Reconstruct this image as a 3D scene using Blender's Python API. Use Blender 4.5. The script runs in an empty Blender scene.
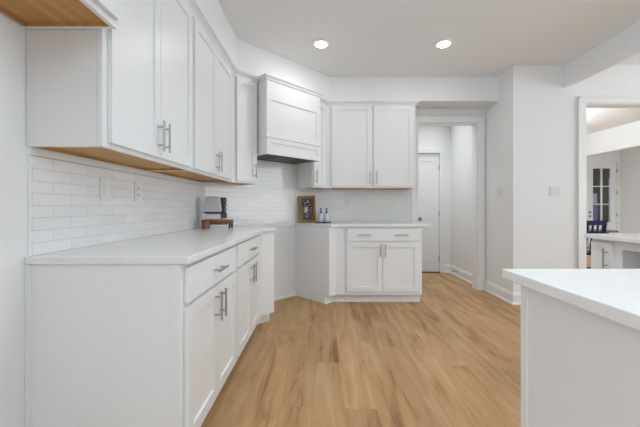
import bpy, bmesh, math, random
from mathutils import Matrix, Vector
random.seed(7)
SC = bpy.context.scene
COL = SC.collection
PI = math.pi
R2 = math.sqrt(2)

# ------------------------------------------------------------------ camera
EYE = 1.108
cam_d = bpy.data.cameras.new('camera')
cam = bpy.data.objects.new('camera', cam_d)
COL.objects.link(cam)
cam.location = (0, 0, EYE)
cam.rotation_euler = (PI/2, 0, 0)
cam_d.sensor_width = 36.0
cam_d.lens = 36.0*322/640
cam_d.shift_x = -1.5/640
cam_d.shift_y = -6.0/640
cam_d.clip_start = 0.02
SC.camera = cam

# ------------------------------------------------------------------ world and light
world = bpy.data.worlds.new('world')
SC.world = world
world.use_nodes = True
bg = world.node_tree.nodes['Background']
bg.inputs['Color'].default_value = (0.80, 0.90, 1.0, 1)
bg.inputs['Strength'].default_value = 0.26

def area(name, loc, rot, size, power, color=(1, 1, 1), shape='RECTANGLE', size_y=None, spread=PI, parent=None):
    d = bpy.data.lights.new(name, 'AREA')
    d.shape = shape
    d.size = size
    if size_y: d.size_y = size_y
    d.energy = power
    d.color = color
    d.spread = spread
    o = bpy.data.objects.new(name, d)
    COL.objects.link(o)
    o.location = loc
    o.rotation_euler = rot
    if parent: o.parent = parent
    return o

# broad fill light added behind the camera, in place of unseen windows
area('rear_fill', (-1.3, -6.5, 1.4), (math.radians(90), 0, 0), 5.0, 40, (0.88, 0.94, 1.0), size_y=2.4)
# added fill light at the left wall, out of view behind the camera
area('left_fill', (-1.10, -1.7, 1.45), (math.radians(90), 0, math.radians(-90)), 1.6, 17, (0.84, 0.92, 1.0), size_y=1.2)
# added upward fill, bounced off the ceiling behind the camera
area('ceiling_bounce_fill', (1.3, -0.9, 1.9), (PI, 0, 0), 1.6, 40, (0.68, 0.86, 1.0), size_y=1.6)
# daylight from the open side to the right of the kitchen
area('side_daylight', (6.2, 1.4, 1.6), (math.radians(90), 0, math.radians(94)), 4.0, 66, (0.86, 0.93, 1.0), size_y=2.0)
# unseen fill lights added in the far dining room and the hallway
area('dining_fill', (3.4, 6.2, 2.0), (PI, 0, 0), 0.9, 60, (0.88, .95, 1), size_y=0.9)
area('dining_fill', (7.6, 6.0, 2.0), (PI, 0, 0), 0.9, 35, (0.88, .95, 1), size_y=0.9)
area('hall_fill', (1.70, 4.95, 2.70), (0, 0, 0), 0.8, 4.2, (0.93, .97, 1), size_y=0.8, spread=1.8)

vs = SC.view_settings
vs.view_transform = 'Standard'
vs.look = 'None'
vs.gamma = 1
vs.use_curve_mapping = False
vs.exposure = 0.65

# ------------------------------------------------------------------ materials
def new_mat(name):
    m = bpy.data.materials.new(name)
    m.use_nodes = True
    return m, m.node_tree.nodes, m.node_tree.links, m.node_tree.nodes['Principled BSDF']

def paint(name, col, rough=0.5, metal=0.0, bump=0.0, bscale=200, var=0.0, spec=None):
    m, n, l, p = new_mat(name)
    p.inputs['Base Color'].default_value = (*col, 1)
    p.inputs['Roughness'].default_value = rough
    p.inputs['Metallic'].default_value = metal
    if spec is not None: p.inputs['Specular IOR Level'].default_value = spec
    tc = n.new('ShaderNodeTexCoord')
    nz = n.new('ShaderNodeTexNoise'); nz.inputs['Scale'].default_value = bscale
    l.new(tc.outputs['Object'], nz.inputs['Vector'])
    if bump:
        b = n.new('ShaderNodeBump'); b.inputs['Strength'].default_value = bump; b.inputs['Distance'].default_value = 0.001
        l.new(nz.outputs['Fac'], b.inputs['Height']); l.new(b.outputs['Normal'], p.inputs['Normal'])
    if var:
        mx = n.new('ShaderNodeMix'); mx.data_type = 'RGBA'
        mx.inputs['A'].default_value = (*[c*(1-var) for c in col], 1)
        mx.inputs['B'].default_value = (*[min(1, c*(1+var)) for c in col], 1)
        l.new(nz.outputs['Fac'], mx.inputs['Factor']); l.new(mx.outputs['Result'], p.inputs['Base Color'])
    return m

WALL = paint('wall_paint', (0.86, 0.86, 0.855), 0.7, bump=0.15, bscale=300)
CEIL = paint('ceiling_paint', (0.87, 0.872, 0.872), 0.85, bump=0.2, bscale=250)
TRIM = paint('trim_paint', (0.86, 0.86, 0.855), 0.35)
CAB = paint('cabinet_paint', (0.85, 0.85, 0.845), 0.36)
NICKEL = paint('brushed_nickel', (0.44, 0.435, 0.425), 0.36, 1.0, bscale=80, var=0.06)
STEEL = paint('hood_liner_steel', (0.075, 0.073, 0.07), 0.5, 0.5)
BRONZE = paint('dark_metal', (0.03, 0.028, 0.027), 0.5, 0.3)
PLATE = paint('switch_plastic', (0.80, 0.795, 0.78), 0.35)
DARK = paint('dark_slot', (0.05, 0.05, 0.05), 0.6)
BLACK = paint('black_plastic', (0.018, 0.018, 0.022), 0.35)
NAVY = paint('navy_paint', (0.006, 0.012, 0.06), 0.5, spec=0.2)
GREYTOP = paint('grey_table_top', (0.12, 0.11, 0.10), 0.45, var=0.1, bscale=20)
CERAMIC = paint('pale_ceramic', (0.62, 0.64, 0.74), 0.25)
APPW = paint('pale_grey_enamel', (0.56, 0.55, 0.56), 0.3)
NICHE = paint('niche_shade_grey', (0.50, 0.49, 0.47), 0.6)  # shade inside the open cubby, put into the colour of its back

def quartz():
    m, n, l, p = new_mat('white_quartz')
    tc = n.new('ShaderNodeTexCoord')
    nz = n.new('ShaderNodeTexNoise'); nz.inputs['Scale'].default_value = 90; nz.inputs['Detail'].default_value = 5
    n2 = n.new('ShaderNodeTexNoise'); n2.inputs['Scale'].default_value = 3; n2.inputs['Detail'].default_value = 6
    n2.inputs['Distortion'].default_value = 1.0
    cr = n.new('ShaderNodeValToRGB')
    cr.color_ramp.elements[0].position = 0.3; cr.color_ramp.elements[0].color = (0.79, 0.787, 0.78, 1)
    cr.color_ramp.elements[1].position = 0.6; cr.color_ramp.elements[1].color = (0.84, 0.838, 0.832, 1)
    mx = n.new('ShaderNodeMix'); mx.data_type = 'FLOAT'; mx.inputs[0].default_value = 0.4
    l.new(tc.outputs['Object'], nz.inputs['Vector']); l.new(tc.outputs['Object'], n2.inputs['Vector'])
    l.new(nz.outputs['Fac'], mx.inputs[2]); l.new(n2.outputs['Fac'], mx.inputs[3])
    l.new(mx.outputs[0], cr.inputs['Fac']); l.new(cr.outputs['Color'], p.inputs['Base Color'])
    p.inputs['Roughness'].default_value = 0.22
    return m
QUARTZ = quartz()

def tile():
    m, n, l, p = new_mat('glossy_subway_tile')
    uv = n.new('ShaderNodeUVMap')
    br = n.new('ShaderNodeTexBrick')
    br.inputs['Scale'].default_value = 1.0
    br.inputs['Brick Width'].default_value = 0.2032
    br.inputs['Row Height'].default_value = 0.0503
    br.inputs['Mortar Size'].default_value = 0.0016
    br.inputs['Mortar Smooth'].default_value = 0.3
    br.inputs['Bias'].default_value = 0.0
    br.inputs['Color1'].default_value = (0.82, 0.82, 0.81, 1)
    br.inputs['Color2'].default_value = (0.87, 0.87, 0.86, 1)
    br.inputs['Mortar'].default_value = (0.66, 0.655, 0.645, 1)
    l.new(uv.outputs['UV'], br.inputs['Vector'])
    l.new(br.outputs['Color'], p.inputs['Base Color'])
    nz = n.new('ShaderNodeTexNoise'); nz.inputs['Scale'].default_value = 22; nz.inputs['Detail'].default_value = 2
    l.new(uv.outputs['UV'], nz.inputs['Vector'])
    b1 = n.new('ShaderNodeBump'); b1.inputs['Strength'].default_value = 0.35; b1.inputs['Distance'].default_value = 0.004
    l.new(nz.outputs['Fac'], b1.inputs['Height'])
    b2 = n.new('ShaderNodeBump'); b2.invert = True
    b2.inputs['Strength'].default_value = 0.6; b2.inputs['Distance'].default_value = 0.0012
    l.new(br.outputs['Fac'], b2.inputs['Height']); l.new(b1.outputs['Normal'], b2.inputs['Normal'])
    l.new(b2.outputs['Normal'], p.inputs['Normal'])
    mr = n.new('ShaderNodeMapRange')
    mr.inputs['To Min'].default_value = 0.08; mr.inputs['To Max'].default_value = 0.7
    l.new(br.outputs['Fac'], mr.inputs['Value']); l.new(mr.outputs['Result'], p.inputs['Roughness'])
    return m
TILE = tile()

def planks():
    m, n, l, p = new_mat('light_oak_planks')
    tc = n.new('ShaderNodeTexCoord')
    mp = n.new('ShaderNodeMapping'); mp.inputs['Rotation'].default_value = (0, 0, PI/2)
    mp.inputs['Location'].default_value = (0.37, 0.05, 0)
    l.new(tc.outputs['Object'], mp.inputs['Vector'])
    # each row of planks starts at its own random distance
    sx = n.new('ShaderNodeSeparateXYZ'); l.new(mp.outputs['Vector'], sx.inputs[0])
    dv = n.new('ShaderNodeMath'); dv.operation = 'DIVIDE'; dv.inputs[1].default_value = 0.178
    l.new(sx.outputs['Y'], dv.inputs[0])
    fl = n.new('ShaderNodeMath'); fl.operation = 'FLOOR'; l.new(dv.outputs[0], fl.inputs[0])
    wn = n.new('ShaderNodeTexWhiteNoise'); wn.noise_dimensions = '1D'; l.new(fl.outputs[0], wn.inputs['W'])
    sh = n.new('ShaderNodeMath'); sh.operation = 'MULTIPLY_ADD'; sh.inputs[1].default_value = 1.22
    l.new(wn.outputs['Value'], sh.inputs[0]); l.new(sx.outputs['X'], sh.inputs[2])
    cx_ = n.new('ShaderNodeCombineXYZ'); l.new(sh.outputs[0], cx_.inputs['X']); l.new(sx.outputs['Y'], cx_.inputs['Y'])
    mp = cx_
    br = n.new('ShaderNodeTexBrick')
    br.offset = 0.0; br.offset_frequency = 2
    br.inputs['Scale'].default_value = 1.0
    br.inputs['Brick Width'].default_value = 1.22
    br.inputs['Row Height'].default_value = 0.178
    br.inputs['Mortar Size'].default_value = 0.0009
    br.inputs['Mortar Smooth'].default_value = 0.2
    br.inputs['Color1'].default_value = (0, 0, 0, 1)
    br.inputs['Color2'].default_value = (1, 1, 1, 1)
    br.inputs['Mortar'].default_value = (0.5, 0.5, 0.5, 1)
    l.new(mp.outputs['Vector'], br.inputs['Vector'])
    # every plank gets its own offset into the grain
    vm = n.new('ShaderNodeVectorMath'); vm.operation = 'SCALE'; vm.inputs['Scale'].default_value = 37.0
    l.new(br.outputs['Color'], vm.inputs[0])
    ad = n.new('ShaderNodeVectorMath'); ad.operation = 'ADD'
    l.new(mp.outputs['Vector'], ad.inputs[0]); l.new(vm.outputs['Vector'], ad.inputs[1])
    sc1 = n.new('ShaderNodeMapping'); sc1.inputs['Scale'].default_value = (0.65, 4.6, 1)
    l.new(ad.outputs['Vector'], sc1.inputs['Vector'])
    g1 = n.new('ShaderNodeTexNoise'); g1.inputs['Scale'].default_value = 1.9; g1.inputs['Detail'].default_value = 5
    g1.inputs['Distortion'].default_value = 1.0; g1.inputs['Roughness'].default_value = 0.55
    l.new(sc1.outputs['Vector'], g1.inputs['Vector'])
    sc2 = n.new('ShaderNodeMapping'); sc2.inputs['Scale'].default_value = (3.5, 60, 1)
    l.new(ad.outputs['Vector'], sc2.inputs['Vector'])
    g2 = n.new('ShaderNodeTexNoise'); g2.inputs['Scale'].default_value = 1.2; g2.inputs['Detail'].default_value = 4
    l.new(sc2.outputs['Vector'], g2.inputs['Vector'])
    cr = n.new('ShaderNodeValToRGB')
    e = cr.color_ramp.elements
    e[0].position = 0.34; e[0].color = (0.275, 0.135, 0.046, 1)
    e[1].position = 0.64; e[1].color = (0.53, 0.335, 0.172, 1)
    x = e.new(0.45); x.color = (0.435, 0.25, 0.106, 1)
    mx0 = n.new('ShaderNodeMix'); mx0.data_type = 'FLOAT'; mx0.inputs[0].default_value = 0.22
    l.new(g1.outputs['Fac'], mx0.inputs[2]); l.new(g2.outputs['Fac'], mx0.inputs[3])
    l.new(mx0.outputs[0], cr.inputs['Fac'])
    tone = n.new('ShaderNodeMapRange'); tone.inputs['To Min'].default_value = 0.90; tone.inputs['To Max'].default_value = 1.06
    l.new(br.outputs['Color'], tone.inputs['Value'])
    tn = n.new('ShaderNodeVectorMath'); tn.operation = 'SCALE'
    l.new(cr.outputs['Color'], tn.inputs[0]); l.new(tone.outputs['Result'], tn.inputs['Scale'])
    # a few small knots with darker grain round them
    km = n.new('ShaderNodeMapping'); km.inputs['Scale'].default_value = (1.3, 3.1, 1)
    l.new(ad.outputs['Vector'], km.inputs['Vector'])
    kw = n.new('ShaderNodeTexVoronoi'); kw.inputs['Scale'].default_value = 1.0
    l.new(km.outputs['Vector'], kw.inputs['Vector'])
    kr = n.new('ShaderNodeMapRange'); kr.inputs['From Min'].default_value = 0.015; kr.inputs['From Max'].default_value = 0.10
    kr.inputs['To Min'].default_value = 0.62; kr.inputs['To Max'].default_value = 1.0
    l.new(kw.outputs['Distance'], kr.inputs['Value'])
    kt = n.new('ShaderNodeVectorMath'); kt.operation = 'SCALE'
    l.new(tn.outputs['Vector'], kt.inputs[0]); l.new(kr.outputs['Result'], kt.inputs['Scale'])
    tn = kt
    mm = n.new('ShaderNodeMix'); mm.data_type = 'RGBA'; mm.inputs['B'].default_value = (0.32, 0.19, 0.09, 1)
    l.new(br.outputs['Fac'], mm.inputs['Factor']); l.new(tn.outputs['Vector'], mm.inputs['A'])
    l.new(mm.outputs['Result'], p.inputs['Base Color'])
    b = n.new('ShaderNodeBump'); b.inputs['Strength'].default_value = 0.12; b.inputs['Distance'].default_value = 0.001
    l.new(g2.outputs['Fac'], b.inputs['Height']); l.new(b.outputs['Normal'], p.inputs['Normal'])
    p.inputs['Roughness'].default_value = 0.5
    return m
PLANKS = planks()

def wood(name, c1, c2, scale=(2, 30, 30), rough=0.5):
    m, n, l, p = new_mat(name)
    tc = n.new('ShaderNodeTexCoord')
    mp = n.new('ShaderNodeMapping'); mp.inputs['Scale'].default_value = scale
    l.new(tc.outputs['Object'], mp.inputs['Vector'])
    nz = n.new('ShaderNodeTexNoise'); nz.inputs['Scale'].default_value = 1.3; nz.inputs['Detail'].default_value = 4
    nz.inputs['Distortion'].default_value = 0.6
    l.new(mp.outputs['Vector'], nz.inputs['Vector'])
    cr = n.new('ShaderNodeValToRGB')
    cr.color_ramp.elements[0].position = 0.35; cr.color_ramp.elements[0].color = (*c1, 1)
    cr.color_ramp.elements[1].position = 0.65; cr.color_ramp.elements[1].color = (*c2, 1)
    l.new(nz.outputs['Fac'], cr.inputs['Fac']); l.new(cr.outputs['Color'], p.inputs['Base Color'])
    p.inputs['Roughness'].default_value = rough
    return m
BIRCH = wood('unpainted_cabinet_wood', (0.52, 0.26, 0.075), (0.62, 0.34, 0.115))
WALNUT = wood('walnut_stain', (0.16, 0.055, 0.02), (0.30, 0.115, 0.045))
GOLDOAK = wood('golden_oak', (0.20, 0.105, 0.028), (0.36, 0.20, 0.06), (12, 12, 3))
BROWNIN = wood('dark_brown_rabbet', (0.10, 0.04, 0.018), (0.17, 0.07, 0.03))

def emis(name, col, s):
    m, n, l, p = new_mat(name)
    p.inputs['Base Color'].default_value = (1, 1, 1, 1)
    p.inputs['Emission Color'].default_value = (*col, 1)
    p.inputs['Emission Strength'].default_value = s
    return m
LENS = emis('lamp_lens', (1, 0.98, 0.96), 22)

def glass():
    m, n, l, p = new_mat('clear_glass')
    n.remove(p)
    tr = n.new('ShaderNodeBsdfTransparent'); gl = n.new('ShaderNodeBsdfGlossy'); gl.inputs['Roughness'].default_value = 0.02
    mx = n.new('ShaderNodeMixShader'); mx.inputs['Fac'].default_value = 0.06
    l.new(tr.outputs[0], mx.inputs[1]); l.new(gl.outputs[0], mx.inputs[2])
    l.new(mx.outputs[0], n['Material Output'].inputs['Surface'])
    return m
GLASS = glass()

def picture():
    m, n, l, p = new_mat('dark_floral_print')
    tc = n.new('ShaderNodeTexCoord')
    vo = n.new('ShaderNodeTexVoronoi'); vo.inputs['Scale'].default_value = 38
    l.new(tc.outputs['Object'], vo.inputs['Vector'])
    nz = n.new('ShaderNodeTexNoise'); nz.inputs['Scale'].default_value = 45; nz.inputs['Detail'].default_value = 3
    l.new(tc.outputs['Object'], nz.inputs['Vector'])
    cr = n.new('ShaderNodeValToRGB')
    e = cr.color_ramp.elements
    e[0].position = 0.48; e[0].color = (0.02, 0.022, 0.035, 1)
    e[1].position = 0.66; e[1].color = (0.62, 0.58, 0.66, 1)
    x = e.new(0.56); x.color = (0.16, 0.13, 0.17, 1)
    l.new(nz.outputs['Fac'], cr.inputs['Fac'])
    l.new(cr.outputs['Color'], p.inputs['Base Color'])
    p.inputs['Roughness'].default_value = 0.6
    return m
PICT = picture()
CREAM = paint('cream_card', (0.62, 0.56, 0.40), 0.7)

# ------------------------------------------------------------------ helpers
class MB:
    def __init__(s): s.bm = bmesh.new(); s.smooth = False
    def box(s, x0, x1, y0, y1, z0, z1):
        v = [s.bm.verts.new((x, y, z)) for x in (x0, x1) for y in (y0, y1) for z in (z0, z1)]
        for f in ((0,1,3,2),(4,6,7,5),(0,4,5,1),(2,3,7,6),(0,2,6,4),(1,5,7,3)):
            s.bm.faces.new([v[i] for i in f])
        return s
    def prism(s, pts, z0, z1):
        a = [s.bm.verts.new((x, y, z0)) for x, y in pts]
        b = [s.bm.verts.new((x, y, z1)) for x, y in pts]
        k = len(pts)
        s.bm.faces.new(a[::-1]); s.bm.faces.new(b)
        for i in range(k): s.bm.faces.new((a[i], a[(i+1) % k], b[(i+1) % k], b[i]))
        return s
    def cyl(s, p0, p1, r, r2=None, seg=16):
        p0, p1 = Vector(p0), Vector(p1); d = p1-p0
        q = d.to_track_quat('Z', 'Y').to_matrix().to_4x4()
        bmesh.ops.create_cone(s.bm, cap_ends=True, segments=seg, radius1=r, radius2=r if r2 is None else r2,
                              depth=d.length, matrix=Matrix.Translation((p0+p1)/2) @ q)
        return s
    def lathe(s, prof, seg=24, c=(0, 0, 0), axis='Z'):
        rings = []
        for r, z in prof:
            ring = []
            for k in range(seg):
                a = 2*PI*k/seg
                p = (r*math.cos(a), r*math.sin(a), z) if axis == 'Z' else (r*math.cos(a), z, r*math.sin(a))
                ring.append(s.bm.verts.new((c[0]+p[0], c[1]+p[1], c[2]+p[2])))
            rings.append(ring)
        for a, b in zip(rings, rings[1:]):
            for k in range(seg): s.bm.faces.new((a[k], a[(k+1) % seg], b[(k+1) % seg], b[k]))
        s.bm.faces.new(rings[0][::-1]); s.bm.faces.new(rings[-1])
        return s
    def panel(s, x0, x1, z0, z1, yf=-0.020, yb=0.0, rail=0.056, rec=0.009, rows=None):
        """slab with recessed panel(s) on its front face, front towards -y"""
        rows = rows or [(z0+rail, z1-rail)]
        bm = s.bm
        def v(x, y, z): return bm.verts.new((x, y, z))
        xi0, xi1 = x0+rail, x1-rail
        # back and sides
        o = [v(x0,yb,z0), v(x1,yb,z0), v(x1,yb,z1), v(x0,yb,z1)]
        f = [v(x0,yf,z0), v(x1,yf,z0), v(x1,yf,z1), v(x0,yf,z1)]
        bm.faces.new(o)
        for i in range(4):
            j = (i+1) % 4; bm.faces.new((o[i], f[i], f[j], o[j]))
        # front: strips
        zs = [z0]+[z for r in rows for z in r]+[z1]
        def q(a, b, c, d): bm.faces.new((v(*a), v(*b), v(*c), v(*d)))
        q((x0,yf,z0), (xi0,yf,z0), (xi0,yf,z1), (x0,yf,z1))
        q((xi1,yf,z0), (x1,yf,z0), (x1,yf,z1), (xi1,yf,z1))
        for i in range(0, len(zs), 2):
            q((xi0,yf,zs[i]), (xi1,yf,zs[i]), (xi1,yf,zs[i+1]), (xi0,yf,zs[i+1]))
        for a, b in rows:
            yr = yf+rec; c = 0.0015
            A = [(xi0,yf,a), (xi1,yf,a), (xi1,yf,b), (xi0,yf,b)]
            B = [(xi0+c,yr,a+c), (xi1-c,yr,a+c), (xi1-c,yr,b-c), (xi0+c,yr,b-c)]
            for i in range(4):
                j = (i+1) % 4; q(A[i], A[j], B[j], B[i])
            q(*B)
        bmesh.ops.remove_doubles(bm, verts=bm.verts, dist=1e-5)
        return s
    def sweep(s, path, prof, closed=False):
        """profile (out, z) swept along a plan polyline; 'out' is to the right of travel"""
        P = [Vector(p) for p in path]; k = len(P)
        rings = []
        for i in range(k):
            d0 = (P[i]-P[i-1]).normalized() if i else (P[1]-P[0]).normalized()
            d1 = (P[i+1]-P[i]).normalized() if i < k-1 else d0
            n0 = Vector((d0.y, -d0.x)); n1 = Vector((d1.y, -d1.x))
            m = (n0+n1).normalized(); m = m/max(0.2, m.dot(n0))
            rings.append([s.bm.verts.new((P[i].x+m.x*o, P[i].y+m.y*o, z)) for o, z in prof])
        q = len(prof)
        for a, b in zip(rings, rings[1:]):
            for j in range(q): s.bm.faces.new((a[j], a[(j+1) % q], b[(j+1) % q], b[j]))
        s.bm.faces.new(rings[0]); s.bm.faces.new(rings[-1][::-1])
        return s
    def build(s, name, mat, parent=None, bevel=0.0, smooth=False, loc=None, seg=2):
        bmesh.ops.recalc_face_normals(s.bm, faces=s.bm.faces)
        me = bpy.data.meshes.new(name); s.bm.to_mesh(me); s.bm.free()
        me.materials.append(mat)
        o = bpy.data.objects.new(name, me); COL.objects.link(o)
        if parent: o.parent = parent
        if loc: o.location = loc
        if smooth:
            for p in me.polygons: p.use_smooth = True
            me.set_sharp_from_angle(angle=math.radians(40))
        if bevel:
            b = o.modifiers.new('bevel', 'BEVEL'); b.width = bevel; b.segments = seg
            b.limit_method = 'ANGLE'; b.angle_limit = math.radians(35); b.harden_normals = False
        return o

def tag(o, label, cat, group=None):
    o['label'] = label; o['category'] = cat
    if group: o['group'] = group
    return o
def struct(o, label=None):
    o['kind'] = 'structure'
    if label: o['label'] = label
    return o
def empty(name, loc, rz=0):
    o = bpy.data.objects.new(name, None); COL.objects.link(o)
    o.location = loc; o.rotation_euler = (0, 0, rz); o.empty_display_size = 0.1
    return o
def local(root, pts):
    c, s_ = math.cos(-root.rotation_euler.z), math.sin(-root.rotation_euler.z)
    out = []
    for x, y in pts:
        dx, dy = x-root.location.x, y-root.location.y
        out.append((c*dx-s_*dy, s_*dx+c*dy))
    return out
def diag(s, q):            # s, q given as X+Y and Y-X
    return ((s-q)/2, (s+q)/2)

# plan constants
XL = -1.167; YB = 4.325; QW = 4.39; H = 2.735
CB = 0.10; CT = 0.884; TOP = 0.914
UB = 1.350; UT = 2.430
QU = 3.975; QB = 3.557; SL = 2.645; SR = 3.735

# ------------------------------------------------------------------ the setting
struct(MB().box(-1.3, 8.72, -3.0, 9.27, -0.06, 0.0).build('floor', PLANKS))
struct(MB().box(8.2, 12.7, 9.41, 15, -0.16, -0.08).build('ground', paint('porch_concrete', (0.2, 0.2, 0.2), 0.8)))
struct(MB().box(-1.3, 8.72, -3.0, 9.4, H, H+0.08).build('ceiling', CEIL))
struct(MB().box(XL-0.12, XL, -3.0, 3.3, 0, H).build('wall_left', WALL))
a, b = (XL, QW+XL), (YB-QW, YB)
struct(MB().prism([a, b, (b[0]-0.085, b[1]+0.085), (a[0]-0.085, a[1]+0.085)], 0, H).build('wall_corner', WALL))
OX0, OX1, OZ = 1.29, 2.095, 2.246
w = MB().box(-0.15, OX0, YB, YB+0.122, 0, H)
w.box(OX0, OX1, YB, YB+0.122, OZ, H).box(OX1, 2.198, YB, YB+0.122, 0, H)
struct(w.build('wall_back', WALL))
struct(MB().box(2.198, 2.32, 3.69, 5.62, 0, H).build('wall_right', WALL))
struct(MB().box(1.05, 1.17, YB+0.124, 5.62, 0, H).build('wall_hall_side', WALL))
# hall end wall with its door opening
HY = 5.49; DX0, DX1, DZ = 1.585, 2.012, 2.035
w = MB().box(1.17, DX0, HY, HY+0.12, 0, H).box(DX0, DX1, HY, HY+0.12, DZ, H).box(DX1, 2.198, HY, HY+0.12, 0, H)
w.box(DX0, DX1, HY+0.08, HY+0.12, 0, DZ)
struct(w.build('wall_hall_end', WALL))
# wall facing the camera with the wide cased opening into the dining room
FY = 3.69; PX0, PZ = 3.023, 2.302; PX1 = 6.4
w = MB().box(2.32, PX0, FY, FY+0.14, 0, H).box(PX0, PX1, FY, FY+0.14, PZ, H).box(PX1, 8.72, FY, FY+0.14, 0, H)
struct(w.build('wall_front', WALL))
# dining room
DY = 9.25
GX0, GX1, GZ = 7.635, 8.485, 2.395
w = MB().box(2.3, GX0, DY, DY+0.14, 0, H).box(GX0, GX1, DY, DY+0.14, GZ, H).box(GX1, 8.6, DY, DY+0.14, 0, H)
struct(w.build('wall_dining_end', WALL))
struct(MB().box(8.60, 8.72, FY+0.14, DY+0.14, 0, H).build('wall_dining_right', WALL))
struct(MB().box(2.2, 2.32, 5.63, DY, 0, H).build('wall_dining_left', WALL))
struct(MB().box(5.94, 6.12, FY+0.15, DY-0.002, 2.268, H-0.001).build('ceiling_beam', WALL))
struct(MB().box(2.766, 2.826, -2.0, FY-0.001, 2.482, H-0.001).build('ceiling_beam', WALL))
# soffit over the cabinets and the hallway opening
QS = 3.904; XS = -0.812; YS = 4.0
pts = [(XL, -2.9), (XS, -2.9), (XS, QS+XS), (YS-QS, YS), (2.197, YS), (2.197, YB), (YB-QW, YB), (XL, QW+XL)]
struct(MB().prism(pts, 2.431, H-0.001).build('wall_soffit', WALL))

# tile backsplash, uv in metres
def tiles(name, p0, p1, z0, z1, u0, off, thick=0.008):
    p0, p1 = Vector(p0), Vector(p1); d = (p1-p0).normalized(); nrm = Vector((d.y, -d.x))
    bm = bmesh.new(); L = (p1-p0).length
    uvl = bm.loops.layers.uv.new('UVMap')
    def P(u, o, z): q = p0+d*u+nrm*o; return (q.x, q.y, z)
    c = [[bm.verts.new(P(u, o, z)) for u, z in ((0, z0), (L, z0), (L, z1), (0, z1))] for o in (0.0005, thick)]
    bm.faces.new(c[0][::-1]); bm.faces.new(c[1])
    for i in range(4):
        j = (i+1) % 4; bm.faces.new((c[0][i], c[0][j], c[1][j], c[1][i]))
    bm.faces.ensure_lookup_table()
    for f in bm.faces:
        for lp in f.loops:
            co = lp.vert.co; u = (Vector((co.x, co.y))-p0).dot(d)
            lp[uvl].uv = (u+u0, co.z-off)
    bmesh.ops.recalc_face_normals(bm, faces=bm.faces)
    me = bpy.data.meshes.new(name); bm.to_mesh(me); bm.free(); me.materials.append(TILE)
    o = bpy.data.objects.new(name, me); COL.objects.link(o)
    struct(o); return o
# travel direction chosen so that the right-hand side is the room
tiles('wall_tile_left', (XL, 1.285), (XL, QW+XL), 0.9145, 1.316, (1.285-1.392)+0.2032*4, 0.914)
tiles('wall_tile_corner', (XL, QW+XL), (YB-QW, YB), 0.9145, 1.349, 0.05, 0.914)
CL = diag(SL, QW); CR = diag(SR, QW)
tiles('wall_tile_range', CL, CR, 0.862, 0.9140, 0.11, 0.8637)
tiles('wall_tile_hood', (CL[0]+.003, CL[1]+.003), (CR[0]-.003, CR[1]-.003), 1.3492, 1.644, 0.15, 0.914)
tiles('wall_tile_back', (YB-QW, YB), (1.197, YB), 0.9145, 1.349, 0.03, 0.914)
# pale metal edge where the left tile begins and the pale strip above the tile
struct(MB().box(XL, XL+0.0085, 1.276, 1.285, 0.9145, 1.318).build('trim_tile_edge', TRIM))
struct(MB().box(XL, XL+0.014, 1.278, 3.2, 1.318, 1.349).build('trim_cabinet_light_rail', TRIM))
struct(MB().box(1.190, 1.200, YB-0.010, YB, 0.9145, 1.349).build('trim_tile_end', TRIM))

# casings
def casing(name, x0, x1, ztop, y, w_=0.088, t=0.02, sides=(1, 1), back=None):
    m = MB()
    if sides[0]: m.box(x0-w_, x0, y-t, y, 0.0, ztop)
    if sides[1]: m.box(x1, x1+w_, y-t, y, 0.0, ztop)
    m.box(x0-(w_ if sides[0] else 0), x1+(w_ if sides[1] else 0), y-t, y, ztop, ztop+w_)
    return struct(m.build(name, TRIM, bevel=0.003))
casing('trim_1', OX0, OX1, OZ, YB, 0.088)
struct(MB().box(OX1-0.012, OX1, YB+0.001, YB+0.121, 0, OZ-0.012).box(OX0, OX0+0.012, YB+0.001, YB+0.121, 0, OZ-0.012)
       .box(OX0, OX1, YB+0.001, YB+0.121, OZ-0.012, OZ).build('trim_2', TRIM))
casing('trim_3', DX0, DX1, DZ, HY, 0.075, sides=(1, 1))
m = MB()
m.box(PX0-0.088, PX0, FY-0.018, FY, 0, PZ).box(PX0-0.088, PX1+0.088, FY-0.018, FY, PZ, PZ+0.07)
m.box(PX0-0.094, PX0-0.078, FY-0.026, FY-0.018, 0, PZ+0.07).box(PX0-0.094, PX1+0.09, FY-0.026, FY-0.018, PZ+0.054, PZ+0.072)
m.box(PX0, PX0+0.012, FY+0.001, FY+0.139, 0, PZ-0.012).box(PX0, PX1, FY+0.001, FY+0.139, PZ-0.012, PZ)
struct(m.build('trim_4', TRIM, bevel=0.002))
# crown mouldings over the wall cabinets
prof = [(0.0, 2.386), (0.010, 2.386), (0.014, 2.398), (0.030, 2.416), (0.042, 2.420), (0.042, 2.4305), (0.0, 2.4305)]
fx = -0.865
# left run then turns onto the angled cabinet; right-hand side of travel is the room
struct(MB().sweep([(fx, 1.285), (fx, QU+fx), diag(SL+0.01, QU)], prof).build('trim_5', TRIM))
struct(MB().sweep([diag(SR-0.01, QU), (4.03-QU, 4.03), (1.180, 4.03), (1.180, YB-0.002)], prof).build('trim_6', TRIM))

# baseboards with a shoe moulding
bprof = [(0, 0), (0.026, 0), (0.026, 0.012), (0.014, 0.020), (0.014, 0.108), (0.010, 0.118), (0.006, 0.132), (0, 0.134)]
def base(name, path):
    return struct(MB().sweep(path, bprof).build(name, TRIM))
base('baseboard_right', [(2.198, YB-0.022), (2.198, FY), (PX0-0.096, FY)])
base('baseboard_hall', [(DX1+0.077, HY), (2.198, HY), (2.198, YB+0.124)])
base('baseboard_dining', [(2.33, DY), (GX0-0.09, DY)])
base('baseboard_dining_right', [(8.60, DY), (8.60, FY+0.15)])
struct(MB().sweep([CL, CR], [(0, 0), (0.014, 0), (0.014, 0.012), (0.008, 0.03), (0, 0.03)]).build('baseboard_range', TRIM))

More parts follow.
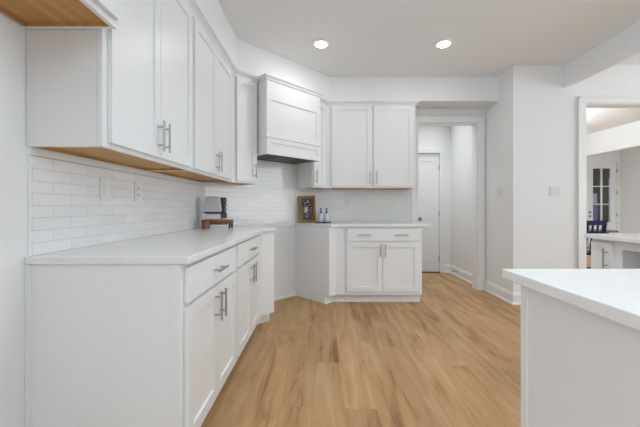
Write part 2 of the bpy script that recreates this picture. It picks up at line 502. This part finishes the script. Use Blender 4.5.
# ------------------------------------------------------------------ pulls and doors
def pull(parent, x, z, vertical=True, L=0.155, yf=-0.020, out=0.033):
    m = MB(); r = 0.0058; y = yf-out
    if vertical:
        m.cyl((x, y, z-L/2), (x, y, z+L/2), r)
        for k in (-1, 1): m.cyl((x, yf-0.0005, z+k*L*0.31), (x, y, z+k*L*0.31), 0.0045)
    else:
        m.cyl((x-L/2, y, z), (x+L/2, y, z), r)
        for k in (-1, 1): m.cyl((x+k*L*0.31, yf-0.0005, z), (x+k*L*0.31, y, z), 0.0045)
    return m.build('handle', NICKEL, parent, smooth=True)
def door(root, x0, x1, z0, z1, hx=None, hz=None, rail=0.056):
    d = MB().panel(x0, x1, z0, z1, yf=-0.020, yb=-0.0008, rail=rail).build('door', CAB, root)
    if hx is not None: pull(d, hx, hz, L=0.155 if z0 > 1 else 0.145)
    return d
def drawer(root, x0, x1, z0, z1, hxs):
    d = MB().box(x0, x1, -0.020, -0.0008, z0, z1).build('drawer', CAB, root, bevel=0.0015)
    for hx in hxs: pull(d, hx, (z0+z1)/2, vertical=False)
    return d

# ------------------------------------------------------------------ base cabinets
def base_cab(name, loc, rz, W, D, label, group, doors, drawers, end_left=False):
    """local x along the face, y into the wall"""
    t = empty(name, loc, rz); tag(t, label, 'cabinet', group)
    MB().box(0.0008, W-0.0008, 0.018, D, CB, CT-0.001).build('carcass', CAB, t)
    ff = MB()
    ff.box(0.0008, 0.027, 0, 0.018, CB, CT-0.001).box(W-0.027, W-0.0008, 0, 0.018, CB, CT-0.001)
    ff.box(0.027, W-0.027, 0, 0.018, CT-0.03, CT-0.001).box(0.027, W-0.027, 0, 0.018, CB, CB+0.04)
    ff.box(0.027, W-0.027, 0, 0.018, 0.70, 0.735)
    ff.build('face_frame', CAB, t)
    MB().box(0.0008, W-0.0008, 0.075, D, 0, CB).build('toe_kick', CAB, t)
    for a in drawers: drawer(t, *a)
    for a in doors: door(t, *a)
    return t
FXB = -0.556
g = 'base cabinets along the left wall'
YA = 1.275
t = base_cab('base_cabinet', (FXB, YA, 0), PI/2, 0.77, 0.608, 'white base cabinet nearest the camera on the left, its panelled end in view', g,
             [(0.025, 0.382, 0.140, 0.706, 0.348, 0.612), (0.386, 0.748, 0.140, 0.706, 0.420, 0.612)],
             [(0.025, 0.748, 0.722, 0.866, (0.385,))])
e = MB().box(-0.003, 0.0006, 0.030, 0.604, 0.0, CT-0.001)
e.box(-0.010, 0.0006, 0.0, 0.030, CB, CT-0.001).box(-0.010, 0.0006, 0.590, 0.610, 0.0, CT-0.001)
e.build('end_panel', CAB, t)
base_cab('base_cabinet', (FXB, YA+0.77, 0), PI/2, 0.815, 0.608, 'white left-wall base cabinet between the nearest one and the corner filler', g,
         [(0.025, 0.398, 0.140, 0.706, 0.362, 0.612), (0.402, 0.790, 0.140, 0.706, 0.440, 0.612)],
         [(0.025, 0.790, 0.722, 0.866, (0.405,))])
# angled corner units either side of the empty range gap
def corner_unit(name, loc, rz, poly, toe, label, shoe=None):
    t = empty(name, loc, rz); tag(t, label, 'cabinet')
    MB().prism(local(t, poly), CB, CT-0.001).build('carcass', CAB, t, bevel=0.001)
    MB().prism(local(t, toe), 0, CB).build('toe_kick', CAB, t)
    return t
ys = YA+0.77+0.815+0.001
d1 = diag(SL, QB); cL = diag(SL, QW)
QT = QB+0.106
poly = [(FXB, ys), (FXB, QB+FXB), d1, (cL[0]+.001, cL[1]-.001), (XL+.001, QW+XL-.002), (XL+.001, ys)]
toe = [(FXB-0.075, ys), (FXB-0.075, QT+FXB-0.075), diag(SL, QT), (cL[0]+.001, cL[1]-.001), (XL+.001, QW+XL-.002), (XL+.001, ys)]
corner_unit('corner_base_cabinet', (FXB, ys, 0), 0, poly, toe, 'plain white angled corner base unit at the left edge of the empty range gap')
d2 = diag(SR, QB); cR = diag(SR, QW); XK = 0.272; FYB = 3.72
poly = [(cR[0]+.001, cR[1]-.001), d2, (FYB-QB, FYB), (XK, FYB), (XK, YB-.001), (YB-QW, YB-.001)]
toe = [(cR[0]+.001, cR[1]-.001), diag(SR, QT), (FYB+0.075-QT, FYB+0.075), (XK, FYB+0.075), (XK, YB-.001), (YB-QW, YB-.001)]
t = corner_unit('corner_base_cabinet', (0.1, FYB, 0), 0, poly, toe, 'white angled corner base unit under the picture frame, its grey-lit side facing the range gap')
p = diag(SR+0.03, QT)
MB().sweep([diag(SR, QT), (FYB+0.075-QT, FYB+0.075), (XK, FYB+0.075)],
           [(0, 0), (0.012, 0), (0.012, 0.006), (0.006, 0.016), (0, 0.016)]).build('shoe_moulding', TRIM, t, loc=(-0.1, -FYB, 0))
WB = 1.161-XK-0.001
t = base_cab('base_cabinet', (XK+0.001, FYB, 0), 0, WB, 0.604, 'white two-door base cabinet on the back wall beside the hallway opening', None,
         [(0.020, 0.428, 0.142, 0.706, 0.402, 0.616), (0.432, WB-0.034, 0.142, 0.706, 0.458, 0.616)],
         [(0.020, WB-0.034, 0.724, 0.866, (0.218, 0.640))])
MB().box(0.001, WB-0.001, 0.063, 0.0748, 0, 0.016).build('shoe_moulding', TRIM, t)

# countertops
def slab(name, pts, label, z0=CT, z1=TOP, bevel=0.004):
    o = MB().prism(pts, z0, z1).build(name, QUARTZ, bevel=bevel, seg=3)
    return tag(o, label, 'countertop')
QSL = 3.512; SX = -0.522
slab('countertop', [(XL+.001, 1.262), (SX, 1.262), (SX, QSL+SX), diag(SL, QSL), (cL[0]+.001, cL[1]-.001), (XL+.001, QW+XL-.002)],
     'long white quartz countertop along the left wall, wooden stand at its far end')
slab('countertop', [(cR[0]+.001, cR[1]-.001), diag(SR, QSL), (3.69-QSL, 3.69), (1.27, 3.69), (1.27, YB-0.021), (1.198, YB-0.021), (1.198, YB-.001), (YB-QW, YB-.001)],
     'white quartz countertop on the back wall carrying the picture frame')

# ------------------------------------------------------------------ wall cabinets
def upper_cab(name, loc, rz, W, D, zb, zt, label, group, doors, endp=False, cat='cabinet'):
    t = empty(name, (loc[0], loc[1], 0), rz); tag(t, label, cat, group)
    c = MB(); k = 0.016; r = 0.014
    c.box(0.0008, k, 0.018, D, zb, zt).box(W-k, W-0.0008, 0.018, D, zb, zt)
    c.box(k, W-k, D-0.012, D, zb+r, zt).box(k, W-k, 0.018, D-0.012, zt-0.016, zt)
    c.build('carcass', CAB, t)
    MB().box(k, W-k, 0.018, D-0.012, zb+r, zb+r+0.012).build('bottom_panel', BIRCH, t)
    # unpainted inner faces of the recess under the cabinet
    lip = MB().box(k, k+0.001, 0.018, D-0.012, zb+.001, zb+r).box(W-k-0.001, W-k, 0.018, D-0.012, zb+.001, zb+r)
    lip.box(k, W-k, 0.018, 0.019, zb+.001, zb+r).box(k, W-k, D-0.013, D-0.012, zb+.001, zb+r)
    lip.build('bottom_lip', BIRCH, t)
    ff = MB().box(0.0008, 0.030, 0, 0.0178, zb, zt).box(W-0.030, W-0.0008, 0, 0.0178, zb, zt)
    ff.box(0.030, W-0.030, 0, 0.0178, zb, zb+0.035).box(0.030, W-0.030, 0, 0.0178, zt-0.08, zt)
    mid = (doors[0][1]+doors[1][0])/2
    ff.box(mid-0.03, mid+0.03, 0, 0.0178, zb+0.035, zt-0.08)
    ff.build('face_frame', CAB, t)
    for a in doors: door(t, *a)
    if endp:
        MB().box(-0.007, 0.0006, 0.0, 0.018, zb, zt).box(-0.002, 0.0006, 0.022, D-0.006, zb, zt).box(-0.006, 0.0006, D-0.006, D, zb, zt).build('end_panel', CAB, t)
    return t
DU = 0.300; g = 'wall cabinets along the left wall'
zb_, zt_ = 1.370, 2.380; hz = 1.478
upper_cab('wall_cabinet', (fx, 1.277), PI/2, 0.858, DU, UB, UT, 'tall white two-door wall cabinet nearest the camera on the left wall', g,
          [(0.023, 0.416, zb_, zt_, 0.388, hz), (0.420, 0.835, zb_, zt_, 0.448, hz)], endp=True)
upper_cab('wall_cabinet', (fx, 2.136), PI/2, 0.960, DU, UB, UT, 'white left-wall cabinet just before the angled cabinet by the hood', g,
          [(0.023, 0.462, zb_, zt_, 0.434, hz), (0.466, 0.915, zb_, zt_, 0.494, hz)])
# angled small wall cabinets beside the hood
def corner_upper(poly, bpoly, s0, s1, hside, label):
    o = diag(s0, QU)
    t = empty('angled_wall_cabinet', (o[0], o[1], 0), PI/4); tag(t, label, 'cabinet')
    MB().prism(local(t, poly), UB+0.014, UT).build('carcass', CAB, t)
    # rim below the recessed bottom
    P = local(t, poly); k = len(P)
    cx = sum(p[0] for p in P)/k; cy = sum(p[1] for p in P)/k
    inner = [(cx+(x-cx)*0.90, cy+(y-cy)*0.90) for x, y in P]
    m = MB(); bm = m.bm
    o0 = [bm.verts.new((x, y, UB)) for x, y in P]; i0 = [bm.verts.new((x, y, UB)) for x, y in inner]
    o1 = [bm.verts.new((x, y, UB+.0138)) for x, y in P]; i1 = [bm.verts.new((x, y, UB+.0138)) for x, y in inner]
    for a in range(k):
        b = (a+1) % k
        bm.faces.new((o0[a], o0[b], i0[b], i0[a])); bm.faces.new((o0[a], o0[b], o1[b], o1[a]))
        bm.faces.new((i0[a], i0[b], i1[b], i1[a])); bm.faces.new((o1[a], o1[b], i1[b], i1[a]))
    m.build('bottom_rim', CAB, t)
    MB().prism([(cx+(x-cx)*0.895, cy+(y-cy)*0.895) for x, y in P], UB+0.008, UB+0.0137).build('bottom_panel', BIRCH, t)
    W = (s1-s0)/R2
    x0, x1 = (0.045, W-0.012) if hside > 0 else (0.012, W-0.035)
    door(t, x0, x1, zb_, zt_, (x1-0.028) if hside > 0 else (x0+0.028), hz, rail=0.050)
    return t
ye = 2.136+0.960+0.001
hl = diag(SL+0.004, QU); hw = diag(SL+0.004, QW)
corner_upper([(fx, ye), (fx, QU+fx), hl, (hw[0]+.001, hw[1]-.001), (XL+.001, QW+XL-.002), (XL+.001, ye)], None,
             QU+2*fx, SL+0.004, 1, 'narrow white angled wall cabinet left of the range hood')
hr = diag(SR+0.01, QU); hwr = diag(SR+0.01, QW); XU = 0.112
corner_upper([(hwr[0]+.001, hwr[1]-.001), hr, (4.03-QU, 4.03), (XU, 4.03), (XU, YB-.001), (YB-QW, YB-.001)], None,
             SR+0.01, 2*4.03-QU, -1, 'narrow white angled wall cabinet right of the range hood')
WU = 1.176-XU-0.001
upper_cab('wall_cabinet', (XU+0.001, 4.03), 0, WU, 0.294, UB, UT, 'white two-door wall cabinet on the back wall next to the hallway opening', None,
          [(0.020, 0.518, zb_, zt_, 0.489, hz), (0.540, WU-0.026, zb_, zt_, 0.572, hz)])
# deep cabinet over the refrigerator space
ZF = 1.812
t = upper_cab('fridge_cabinet', (-0.806, 0.34), PI/2, 0.930, 0.360, ZF, 2.4300, 'white overhead cabinet at the upper left whose bare wooden underside shows', None,
              [(0.020, 0.462, ZF+0.026, 2.380, None, None), (0.466, 0.914, ZF+0.026, 2.380, None, None)])

# ------------------------------------------------------------------ range hood
SH0, SH1, QH = 2.662, 3.722, 3.750
def dpoly(s0, s1, q0, q1): return [diag(s0, q1), diag(s0, q0), diag(s1, q0), diag(s1, q1)]
o = diag(SH0, QH)
t = empty('range_hood', (o[0], o[1], 1.645), PI/4)
tag(t, 'white wooden range hood with framed front panel above the empty range gap', 'range hood')
W = (SH1-SH0)/R2; D = (QW-QH)/R2-0.002
# lower band: an open box with framed front
m = MB().box(0, 0.018, 0.02, D, 0.0, 0.168).box(W-0.018, W, 0.02, D, 0.0, 0.168).box(0.018, W-0.018, D-0.018, D, 0.03, 0.168)
m.build('band_side', CAB, t)
MB().panel(0, W, 0.0, 0.168, yf=0.0, yb=0.0198, rail=0.050, rec=0.008).build('band', CAB, t)
MB().box(-0.008, W+0.004, -0.008, D-0.13, 0.168, 0.180).build('ledge', CAB, t, bevel=0.004)
m = MB().box(0, W, 0.0222, D, 0.180, 0.785)
m.build('hood_box', CAB, t)
MB().panel(0, W, 0.180, 0.785, yf=0.002, yb=0.022, rail=0.056, rec=0.010, rows=[(0.235, 0.550)]).build('front_panel', CAB, t)
cp = [(0.0, 0.742), (0.010, 0.742), (0.014, 0.754), (0.030, 0.772), (0.034, 0.776), (0.034, 0.7855), (0.0, 0.7855)]
MB().sweep([(0, 0.10), (0, 0.002), (W, 0.002), (W, 0.10)], [(o_, z_) for o_, z_ in cp]).build('crown', CAB, t)
l_ = MB().box(0.019, W-0.019, 0.0205, D-0.0185, 0.004, 0.028).build('liner', STEEL, t)
MB().box(W/2-0.16, W/2-0.005, 0.09, D-0.09, -0.001, 0.0038).box(W/2+0.005, W/2+0.16, 0.09, D-0.09, -0.001, 0.0038).build('filter', paint('filter_mesh', (0.08, 0.08, 0.08), 0.4, 0.8), l_)

# ------------------------------------------------------------------ island at the right
slab('island_countertop', [(0.573, -0.9), (1.62, -0.9), (1.62, 1.022), (0.573, 1.022)],
     'white quartz top of the island in the right foreground', bevel=0.003)
t = empty('kitchen_island', (1.10, 0.05, 0), 0)
tag(t, 'white panelled island base under the quartz top in the right foreground', 'island')
MB().box(-0.480, 0.48, -0.90, 0.933, 0.0, CT-0.001).build('body', CAB, t)
MB().box(-0.4875, -0.4802, 0.912, 0.940, 0.0, CT-0.001).box(-0.4800, 0.48, 0.9332, 0.940, 0.0, CT-0.001).build('corner_post', CAB, t)
MB().box(-0.494, -0.4802, -0.90, 0.911, 0.0, 0.10).build('base_trim', CAB, t)

# second counter run further right
slab('bar_countertop', [(1.962, 0.3), (2.72, 0.3), (2.72, 2.408), (1.962, 2.408)],
     'white quartz countertop at the right edge in front of the navy chair', bevel=0.003)
t = empty('bar_cabinet', (2.01, 2.390, 0), -PI/2)
tag(t, 'white cabinet with a narrow door and an open cubby under the right-hand counter', 'cabinet')
# local x runs towards the camera, y into the unit
c = MB().box(0, 0.235, 0.018, 0.60, CB, CT-0.001).box(1.0, 2.05, 0.018, 0.60, CB, CT-0.001)
c.box(0.235, 1.0, 0.018, 0.60, CB, 0.25).box(0.235, 1.0, 0.018, 0.60, 0.825, CT-0.001)
c.build('carcass', CAB, t)
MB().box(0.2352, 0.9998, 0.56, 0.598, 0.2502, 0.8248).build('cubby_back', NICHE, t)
ff = MB().box(0, 0.030, 0, 0.0178, CB, CT-0.001).box(0.165, 0.238, 0, 0.0178, CB, CT-0.001).box(0.98, 2.05, 0, 0.0178, CB, CT-0.001)
ff.box(0.03, 0.165, 0, 0.0178, CT-0.02, CT-0.001).box(0.03, 0.165, 0, 0.0178, CB, CB+.03)
ff.box(0.238, 0.98, 0, 0.0178, 0.825, CT-0.001).box(0.238, 0.98, 0, 0.0178, CB, 0.25).build('face_frame', CAB, t)
MB().box(0, 2.05, 0.075, 0.60, 0, CB).build('toe_kick', CAB, t)
door(t, 0.012, 0.182, 0.135, 0.862, 0.152, 0.752, rail=0.045)

# ------------------------------------------------------------------ hall door
t = MB().panel(DX0+0.003, DX1-0.003, 0.012, DZ-0.003, yf=HY+0.012, yb=HY+0.047, rail=0.118, rec=0.008,
               rows=[(0.250, 0.815), (1.035, 1.895)]).build('door_1', TRIM)
struct(t, 'narrow white two-panel door at the end of the hallway')
for z in (0.235, 1.005, 1.795):
    MB().cyl((DX1-0.004, HY+0.004, z-0.045), (DX1-0.004, HY+0.004, z+0.045), 0.0075).build('hinge', NICKEL, t, smooth=True)
k = MB().lathe([(0.030, 0), (0.030, -0.006), (0.012, -0.010), (0.012, -0.032), (0.024, -0.038), (0.031, -0.052), (0.026, -0.066), (0.010, -0.071)], axis='Y',
               c=(1.668, HY+0.0115, 0.912)).build('door_knob', paint('dark_nickel', (0.20, 0.195, 0.19), 0.3, 0.9), t, smooth=True)
struct(MB().box(DX0+0.003, DX1-0.002, HY-0.028, HY+0.079, 0.0005, 0.011).build('threshold', BRONZE), 'dark threshold strip under the hall door')

# glazed exterior door of the dining room
t = empty('door_2', (GX0, DY, 0)); struct(t, 'white exterior door with six glass panes at the far end of the dining room')
GW = GX1-GX0; gx0, gx1, gz0, gz1 = 0.180, GW-0.150, 0.685, 2.235
m = MB().box(0.004, gx0, 0.02, 0.065, 0.012, GZ-0.004).box(gx1, GW-0.004, 0.02, 0.065, 0.012, GZ-0.004)
m.box(gx0, gx1, 0.02, 0.065, 0.012, gz0).box(gx0, gx1, 0.02, 0.065, gz1, GZ-0.004)
m.build('door_leaf', TRIM, t)
mu = MB().box((gx0+gx1)/2-0.014, (gx0+gx1)/2+0.014, 0.022, 0.060, gz0, gz1)
for k in (1, 2):
    z = gz0+(gz1-gz0)*k/3; mu.box(gx0, (gx0+gx1)/2-0.014, 0.022, 0.060, z-0.014, z+0.014).box((gx0+gx1)/2+0.014, gx1, 0.022, 0.060, z-0.014, z+0.014)
mu.build('muntins', TRIM, t)
MB().box(gx0, gx1, 0.040, 0.044, gz0, gz1).build('glass', GLASS, t)
for z in (0.25, 0.90, 1.53, 2.17):
    MB().cyl((GW+0.006, 0.004, z-0.055), (GW+0.006, 0.004, z+0.055), 0.013).build('hinge', NICKEL, t, smooth=True)
for z in (0.86, 0.98):
    MB().lathe([(0.035, 0), (0.035, -0.015), (0.018, -0.02), (0.018, -0.05), (0.008, -0.055)], axis='Y', c=(0.085, 0.0195, z)).build('lock', NICKEL, t, smooth=True)
m = MB().box(GX0-0.08, GX0, DY-0.018, DY, 0, GZ).box(GX0-0.08, GX1+0.069, DY-0.018, DY, GZ, GZ+0.05)
struct(m.build('trim_7', TRIM))
# what shows through its panes: a porch, its dusk dimness put into the dark wall colour
P_DARK = paint('porch_dusk_brown', (0.03, 0.026, 0.024), 0.8, var=0.3, bscale=1.5)
P_BR = paint('porch_post_brown', (0.07, 0.048, 0.038), 0.8)
struct(MB().box(8.2, 12.6, 12.2, 12.3, -0.08, 3.6).build('wall_porch', P_DARK))
tag(MB().box(9.47, 9.82, 11.0, 11.05, -0.08, 3.0).build('porch_post', P_BR), 'dark brown porch post seen through the middle of the glazed door', 'post')
tag(MB().box(9.40, 9.53, 10.5, 10.54, -0.08, 2.05).build('pale_panel', paint('pale_blue_panel', (0.55, 0.62, 0.8), 0.5)), 'tall pale bluish panel outside the right edge of the glazed door', 'panel')
tag(MB().box(9.55, 9.95, 11.6, 11.7, -0.08, 1.22).build('violet_fence', paint('violet_grey', (0.30, 0.25, 0.62), 0.6)), 'low violet-grey fence outside the left side of the glazed door', 'fence')
tag(MB().box(9.57, 9.93, 11.602, 11.698, 1.2205, 1.62).build('white_board', paint('white_board', (0.7, 0.73, 0.8), 0.5)), 'white board above the violet fence outside the glazed door', 'board')

# ------------------------------------------------------------------ recessed ceiling lights
def downlight(x, y, label, power=1.5):
    t = empty('recessed_light', (x, y, H)); tag(t, label, 'ceiling light', 'recessed lights in the kitchen ceiling')
    bm = MB(); seg = 40
    prof = [(0.103, -0.0005), (0.103, -0.005), (0.098, -0.007), (0.080, -0.010), (0.068, -0.012), (0.0530, -0.006), (0.0530, -0.0005)]
    rings = [[bm.bm.verts.new((r*math.cos(2*PI*k/seg), r*math.sin(2*PI*k/seg), z)) for k in range(seg)] for r, z in prof]
    for a_, b_ in zip(rings, rings[1:]+rings[:1]):
        for k in range(seg): bm.bm.faces.new((a_[k], a_[(k+1) % seg], b_[(k+1) % seg], b_[k]))
    bm.build('trim_ring', TRIM, t, smooth=True)
    MB().lathe([(0.0520, -0.0006), (0.0520, -0.0130), (0.048, -0.018), (0.034, -0.022), (0.015, -0.0240)], seg=36).build('lens', LENS, t, smooth=True)
    area('downlight_area', (0, 0, -0.030), (0, 0, 0), 0.11, power, (0.97, 0.985, 1.0), shape='DISK', parent=t)
    return t
downlight(-0.005, 3.195, 'recessed ceiling light on the left, nearer the range hood')
downlight(1.212, 3.195, 'recessed ceiling light on the right, nearer the hallway opening')
# unseen ceiling lights added for fill, overhead and behind the camera
for x, y, pw in ((0.25, 1.75, 2.6), (1.212, 1.75, 3.4), (0.6, -1.2, 3.0)):
    o_ = area('downlight_area', (x, y, H-0.012), (0, 0, 0), 0.13, pw, (0.90, 0.95, 1.0), shape='DISK', spread=2.0)

# ------------------------------------------------------------------ switches and outlets
def plate(name, loc, rz, w_, h_, label, kind, gangs=1):
    t = empty(name, loc, rz); tag(t, label, 'switch' if kind == 's' else 'outlet')
    MB().box(-w_/2, w_/2, -0.006, -0.0005, -h_/2, h_/2).build('cover_plate', PLATE, t, bevel=0.002)
    for i in range(gangs):
        x = (i-(gangs-1)/2)*0.046
        if kind == 's':
            MB().box(x-0.016, x+0.016, -0.0095, -0.0062, -0.033, 0.033).build('rocker', PLATE, t, bevel=0.001)
        else:
            for z in (-0.02, 0.02):
                r_ = MB().cyl((x, -0.0061, z), (x, -0.0085, z), 0.0155, seg=20).build('socket', PLATE, t)
                MB().box(x-0.008, x-0.005, -0.0092, -0.0086, z-0.003, z+0.007).box(x+0.005, x+0.008, -0.0092, -0.0086, z-0.003, z+0.007).build('slot', DARK, r_)
    return t
plate('light_switch', (XL+0.0082, 1.720, 1.206), PI/2, 0.076, 0.120, 'white wall plate on the left tile nearest the camera', 's')
plate('wall_outlet', (XL+0.0082, 2.030, 1.206), PI/2, 0.076, 0.120, 'white outlet on the left tile, second from the camera', 'o')
plate('wall_outlet', (0.360, YB-0.0082, 1.185), 0, 0.076, 0.116, 'white outlet on the back wall tile right of the soap bottles', 'o')
plate('light_switch', (2.1975, 3.985, 1.300), PI/2+PI, 0.118, 0.118, 'white two-gang switch on the side wall beside the hallway opening', 's', 2)
plate('light_switch', (2.676, FY-0.0005, 1.298), 0, 0.120, 0.118, 'white two-gang switch on the wall left of the dining room opening', 's', 2)
# spring door stop on the hallway baseboard
t = empty('door_stop', (2.198-0.0145, 5.18, 0.085), 0); tag(t, 'small spring door stop on the hallway baseboard', 'door stop')
m = MB().lathe([(0.012, 0), (0.012, 0.004)], seg=12)
for k in range(11):
    m.cyl((0, 0, 0.004+k*0.005), (0, 0, 0.007+k*0.005), 0.0065, seg=10).cyl((0, 0, 0.007+k*0.005), (0, 0, 0.009+k*0.005), 0.0045, seg=10)
sp = m.build('spring', NICKEL, t); sp.rotation_euler = (0, -PI/2, 0)
cp_ = MB().cyl((0, 0, 0.0595), (0, 0, 0.072), 0.008, seg=12).build('rubber_tip', BRONZE, t); cp_.rotation_euler = (0, -PI/2, 0)

# ------------------------------------------------------------------ things on the counters
Z = TOP+0.0005
# low wooden stand
t = empty('wooden_stand', (-0.972, 3.015, Z), 0.10)
tag(t, 'low brown wooden riser stand with dark feet on the left countertop', 'stand')
MB().box(-0.128, 0.132, -0.075, 0.075, 0.052, 0.080).build('stand_top', WALNUT, t, bevel=0.003)
for x in (-0.116, 0.120):
    for y in (-0.062, 0.062):
        MB().cyl((x, y, 0.0), (x, y, 0.0518), 0.008, 0.0105, seg=12).build('leg', BLACK, t, smooth=True)
MB().box(-0.100, 0.104, -0.066, -0.058, 0.036, 0.0518).build('apron', WALNUT, t)
tag(MB().lathe([(0.024, 0), (0.034, 0.008), (0.038, 0.032), (0.036, 0.032), (0.030, 0.010)], seg=24).build('small_bowl', paint('dark_blue_glaze', (0.05, 0.05, 0.08), 0.3), smooth=True, loc=(-1.075, 2.998, Z)),
    'small dark bowl under the left end of the wooden stand', 'bowl')
tag(MB().lathe([(0.020, 0), (0.026, 0.006), (0.028, 0.055), (0.022, 0.068), (0.010, 0.072)], seg=20).build('wooden_jar', wood('pale_wood', (0.16, 0.08, 0.04), (0.32, 0.17, 0.09)), smooth=True, loc=(-1.040, 2.905, Z)),
    'small brown wooden jar in front of the left end of the stand', 'jar')
# pale appliance on the stand
z = Z+0.0805
t = empty('countertop_appliance', (-0.988, 3.015, z), 0.10)
tag(t, 'pale grey countertop appliance with a black knobbed side on the wooden stand', 'appliance')
MB().box(-0.080, 0.052, -0.060, 0.065, 0.0, 0.058).build('base', paint('off_white_enamel', (0.72, 0.71, 0.70), 0.3), t, bevel=0.010)
b = MB().bm
m = MB()
def frus(m, x0, x1, y0, y1, z0, X0, X1, Y0, Y1, z1):
    v = [m.bm.verts.new(p) for p in ((x0,y0,z0),(x1,y0,z0),(x1,y1,z0),(x0,y1,z0),(X0,Y0,z1),(X1,Y0,z1),(X1,Y1,z1),(X0,Y1,z1))]
    for f in ((0,3,2,1),(4,5,6,7),(0,1,5,4),(1,2,6,5),(2,3,7,6),(3,0,4,7)): m.bm.faces.new([v[i] for i in f])
frus(m, -0.106, 0.066, -0.075, 0.070, 0.070, -0.082, 0.048, -0.060, 0.060, 0.215)
m.build('upper_body', APPW, t, bevel=0.014)
MB().box(-0.096, 0.060, -0.068, 0.064, 0.058, 0.0698).build('rim', BLACK, t, bevel=0.002)
m = MB(); frus(m, 0.068, 0.088, -0.050, 0.020, 0.066, 0.050, 0.094, -0.050, 0.020, 0.205)
m.build('control_panel', BLACK, t, bevel=0.004)
for z_ in (0.095, 0.135, 0.178):
    MB().cyl((0.084, -0.040, z_), (0.107, -0.052, z_), 0.0095, seg=16).build('knob', NICKEL, t, smooth=True)
MB().box(0.058, 0.100, -0.045, 0.015, 0.012, 0.0655).build('drip_handle', paint('charcoal', (0.05, 0.052, 0.06), 0.35), t, bevel=0.006)

# framed picture leaning back on the back counter
t = empty('picture_frame', (-0.160, 4.020, Z), 0.20)
t.rotation_euler = (-math.radians(7), math.radians(-3), math.radians(10))
tag(t, 'golden wooden shadow-box frame with a dark floral print on the back counter', 'picture frame')
t.location.z = Z+0.006
W2, H2, F = 0.104, 0.338, 0.030
m = MB().box(-W2, -W2+F, 0, 0.035, 0, H2).box(W2-F, W2, 0, 0.035, 0, H2).box(-W2+F, W2-F, 0, 0.035, 0, F).box(-W2+F, W2-F, 0, 0.035, H2-F, H2)
m.build('frame', GOLDOAK, t, bevel=0.003)
i0, i1 = W2-F, W2-F-0.018
m = MB().box(-i0+.0005, -i1, 0.008, 0.033, F+.0005, H2-F-.0005).box(i1, i0-.0005, 0.008, 0.033, F+.0005, H2-F-.0005)
m.box(-i1, i1, 0.008, 0.033, F+.0005, F+0.016).box(-i1, i1, 0.008, 0.033, H2-F-0.022, H2-F-.0005)
m.build('inner_frame', BROWNIN, t)
pc = MB().box(-i1, i1, 0.024, 0.030, F+0.016, H2-F-0.022).build('print', PICT, t)
MB().box(-0.038, 0.002, 0.0225, 0.0238, 0.135, 0.195).build('card', CREAM, pc)
# soap tray with two bottles
t = MB().box(-0.098, 0.098, -0.040, 0.040, 0.0, 0.012).build('soap_tray', BLACK, bevel=0.004, loc=(0.024, 4.045, Z))
tag(t, 'flat black tray holding two soap bottles beside the picture frame', 'tray')
def bottle(x, y, label):
    t = empty('soap_bottle', (x, y, Z+0.0125)); tag(t, label, 'soap bottle', 'soap bottles on the black tray')
    MB().lathe([(0.031, 0), (0.035, 0.005), (0.035, 0.076), (0.031, 0.094), (0.016, 0.105), (0.012, 0.112)], seg=28).build('bottle', CERAMIC, t, smooth=True)
    MB().lathe([(0.014, 0.1122), (0.014, 0.128), (0.006, 0.130), (0.0055, 0.160), (0.011, 0.161), (0.011, 0.170)], seg=16).cyl((0, 0, 0.166), (0.012, -0.032, 0.164), 0.0045, seg=10).build('pump', BLACK, t, smooth=True)
    return t
bottle(-0.008, 4.045, 'left one of the two pale soap bottles with black pumps')
bottle(0.063, 4.045, 'right one of the two pale soap bottles with black pumps')

# ------------------------------------------------------------------ dining chair and table
t = empty('dining_chair', (3.790, 4.78, 0), 0)
tag(t, 'navy blue slat-back dining chair seen through the right-hand opening', 'chair')
yb = -0.21; w2 = 0.205
MB().box(-w2, w2, -0.20, 0.22, 0.43, 0.46).build('seat', NAVY, t, bevel=0.010)
for x in (-1, 1):
    m = MB(); m.cyl((x*0.185, -0.215, 0), (x*0.185, -0.19, 0.45), 0.018, 0.020, seg=10).cyl((x*0.185, -0.222, 0.44), (x*0.190, -0.27, 0.90), 0.020, 0.016, seg=10)
    m.build('leg', NAVY, t, smooth=True)
    MB().cyl((x*0.185, 0.20, 0), (x*0.18, 0.19, 0.43), 0.016, 0.020, seg=10).build('leg', NAVY, t, smooth=True)
MB().box(-w2, w2, -0.282, -0.256, 0.860, 0.925).build('top_rail', NAVY, t, bevel=0.006)
MB().box(-w2+.01, w2-.01, -0.262, -0.244, 0.750, 0.775).build('back_rail', NAVY, t, bevel=0.003)
for k in range(5):
    x = -0.14+k*0.07
    m = MB(); frus(m, x-0.014, x+0.010, -0.246, -0.236, 0.462, x, x+0.024, -0.275, -0.264, 0.8595)
    m.build('slat', NAVY, t)
MB().cyl((-0.185, -0.20, 0.25), (0.185, -0.20, 0.25), 0.011, seg=10).build('stretcher', NAVY, t, smooth=True)
t = empty('dining_table', (3.95, 5.35, 0), 0)
tag(t, 'dark grey dining table behind the navy chair', 'table')
MB().box(-0.62, 0.60, -0.42, 0.30, 0.725, 0.755).build('table_top', GREYTOP, t, bevel=0.003)
MB().box(-0.54, 0.52, -0.34, 0.22, 0.65, 0.7248).build('apron', GREYTOP, t)
for x in (-0.50, 0.48):
    for y in (-0.30, 0.18):
        MB().box(x-0.03, x+0.03, y-0.03, y+0.03, 0, 0.6498).build('leg', GREYTOP, t)
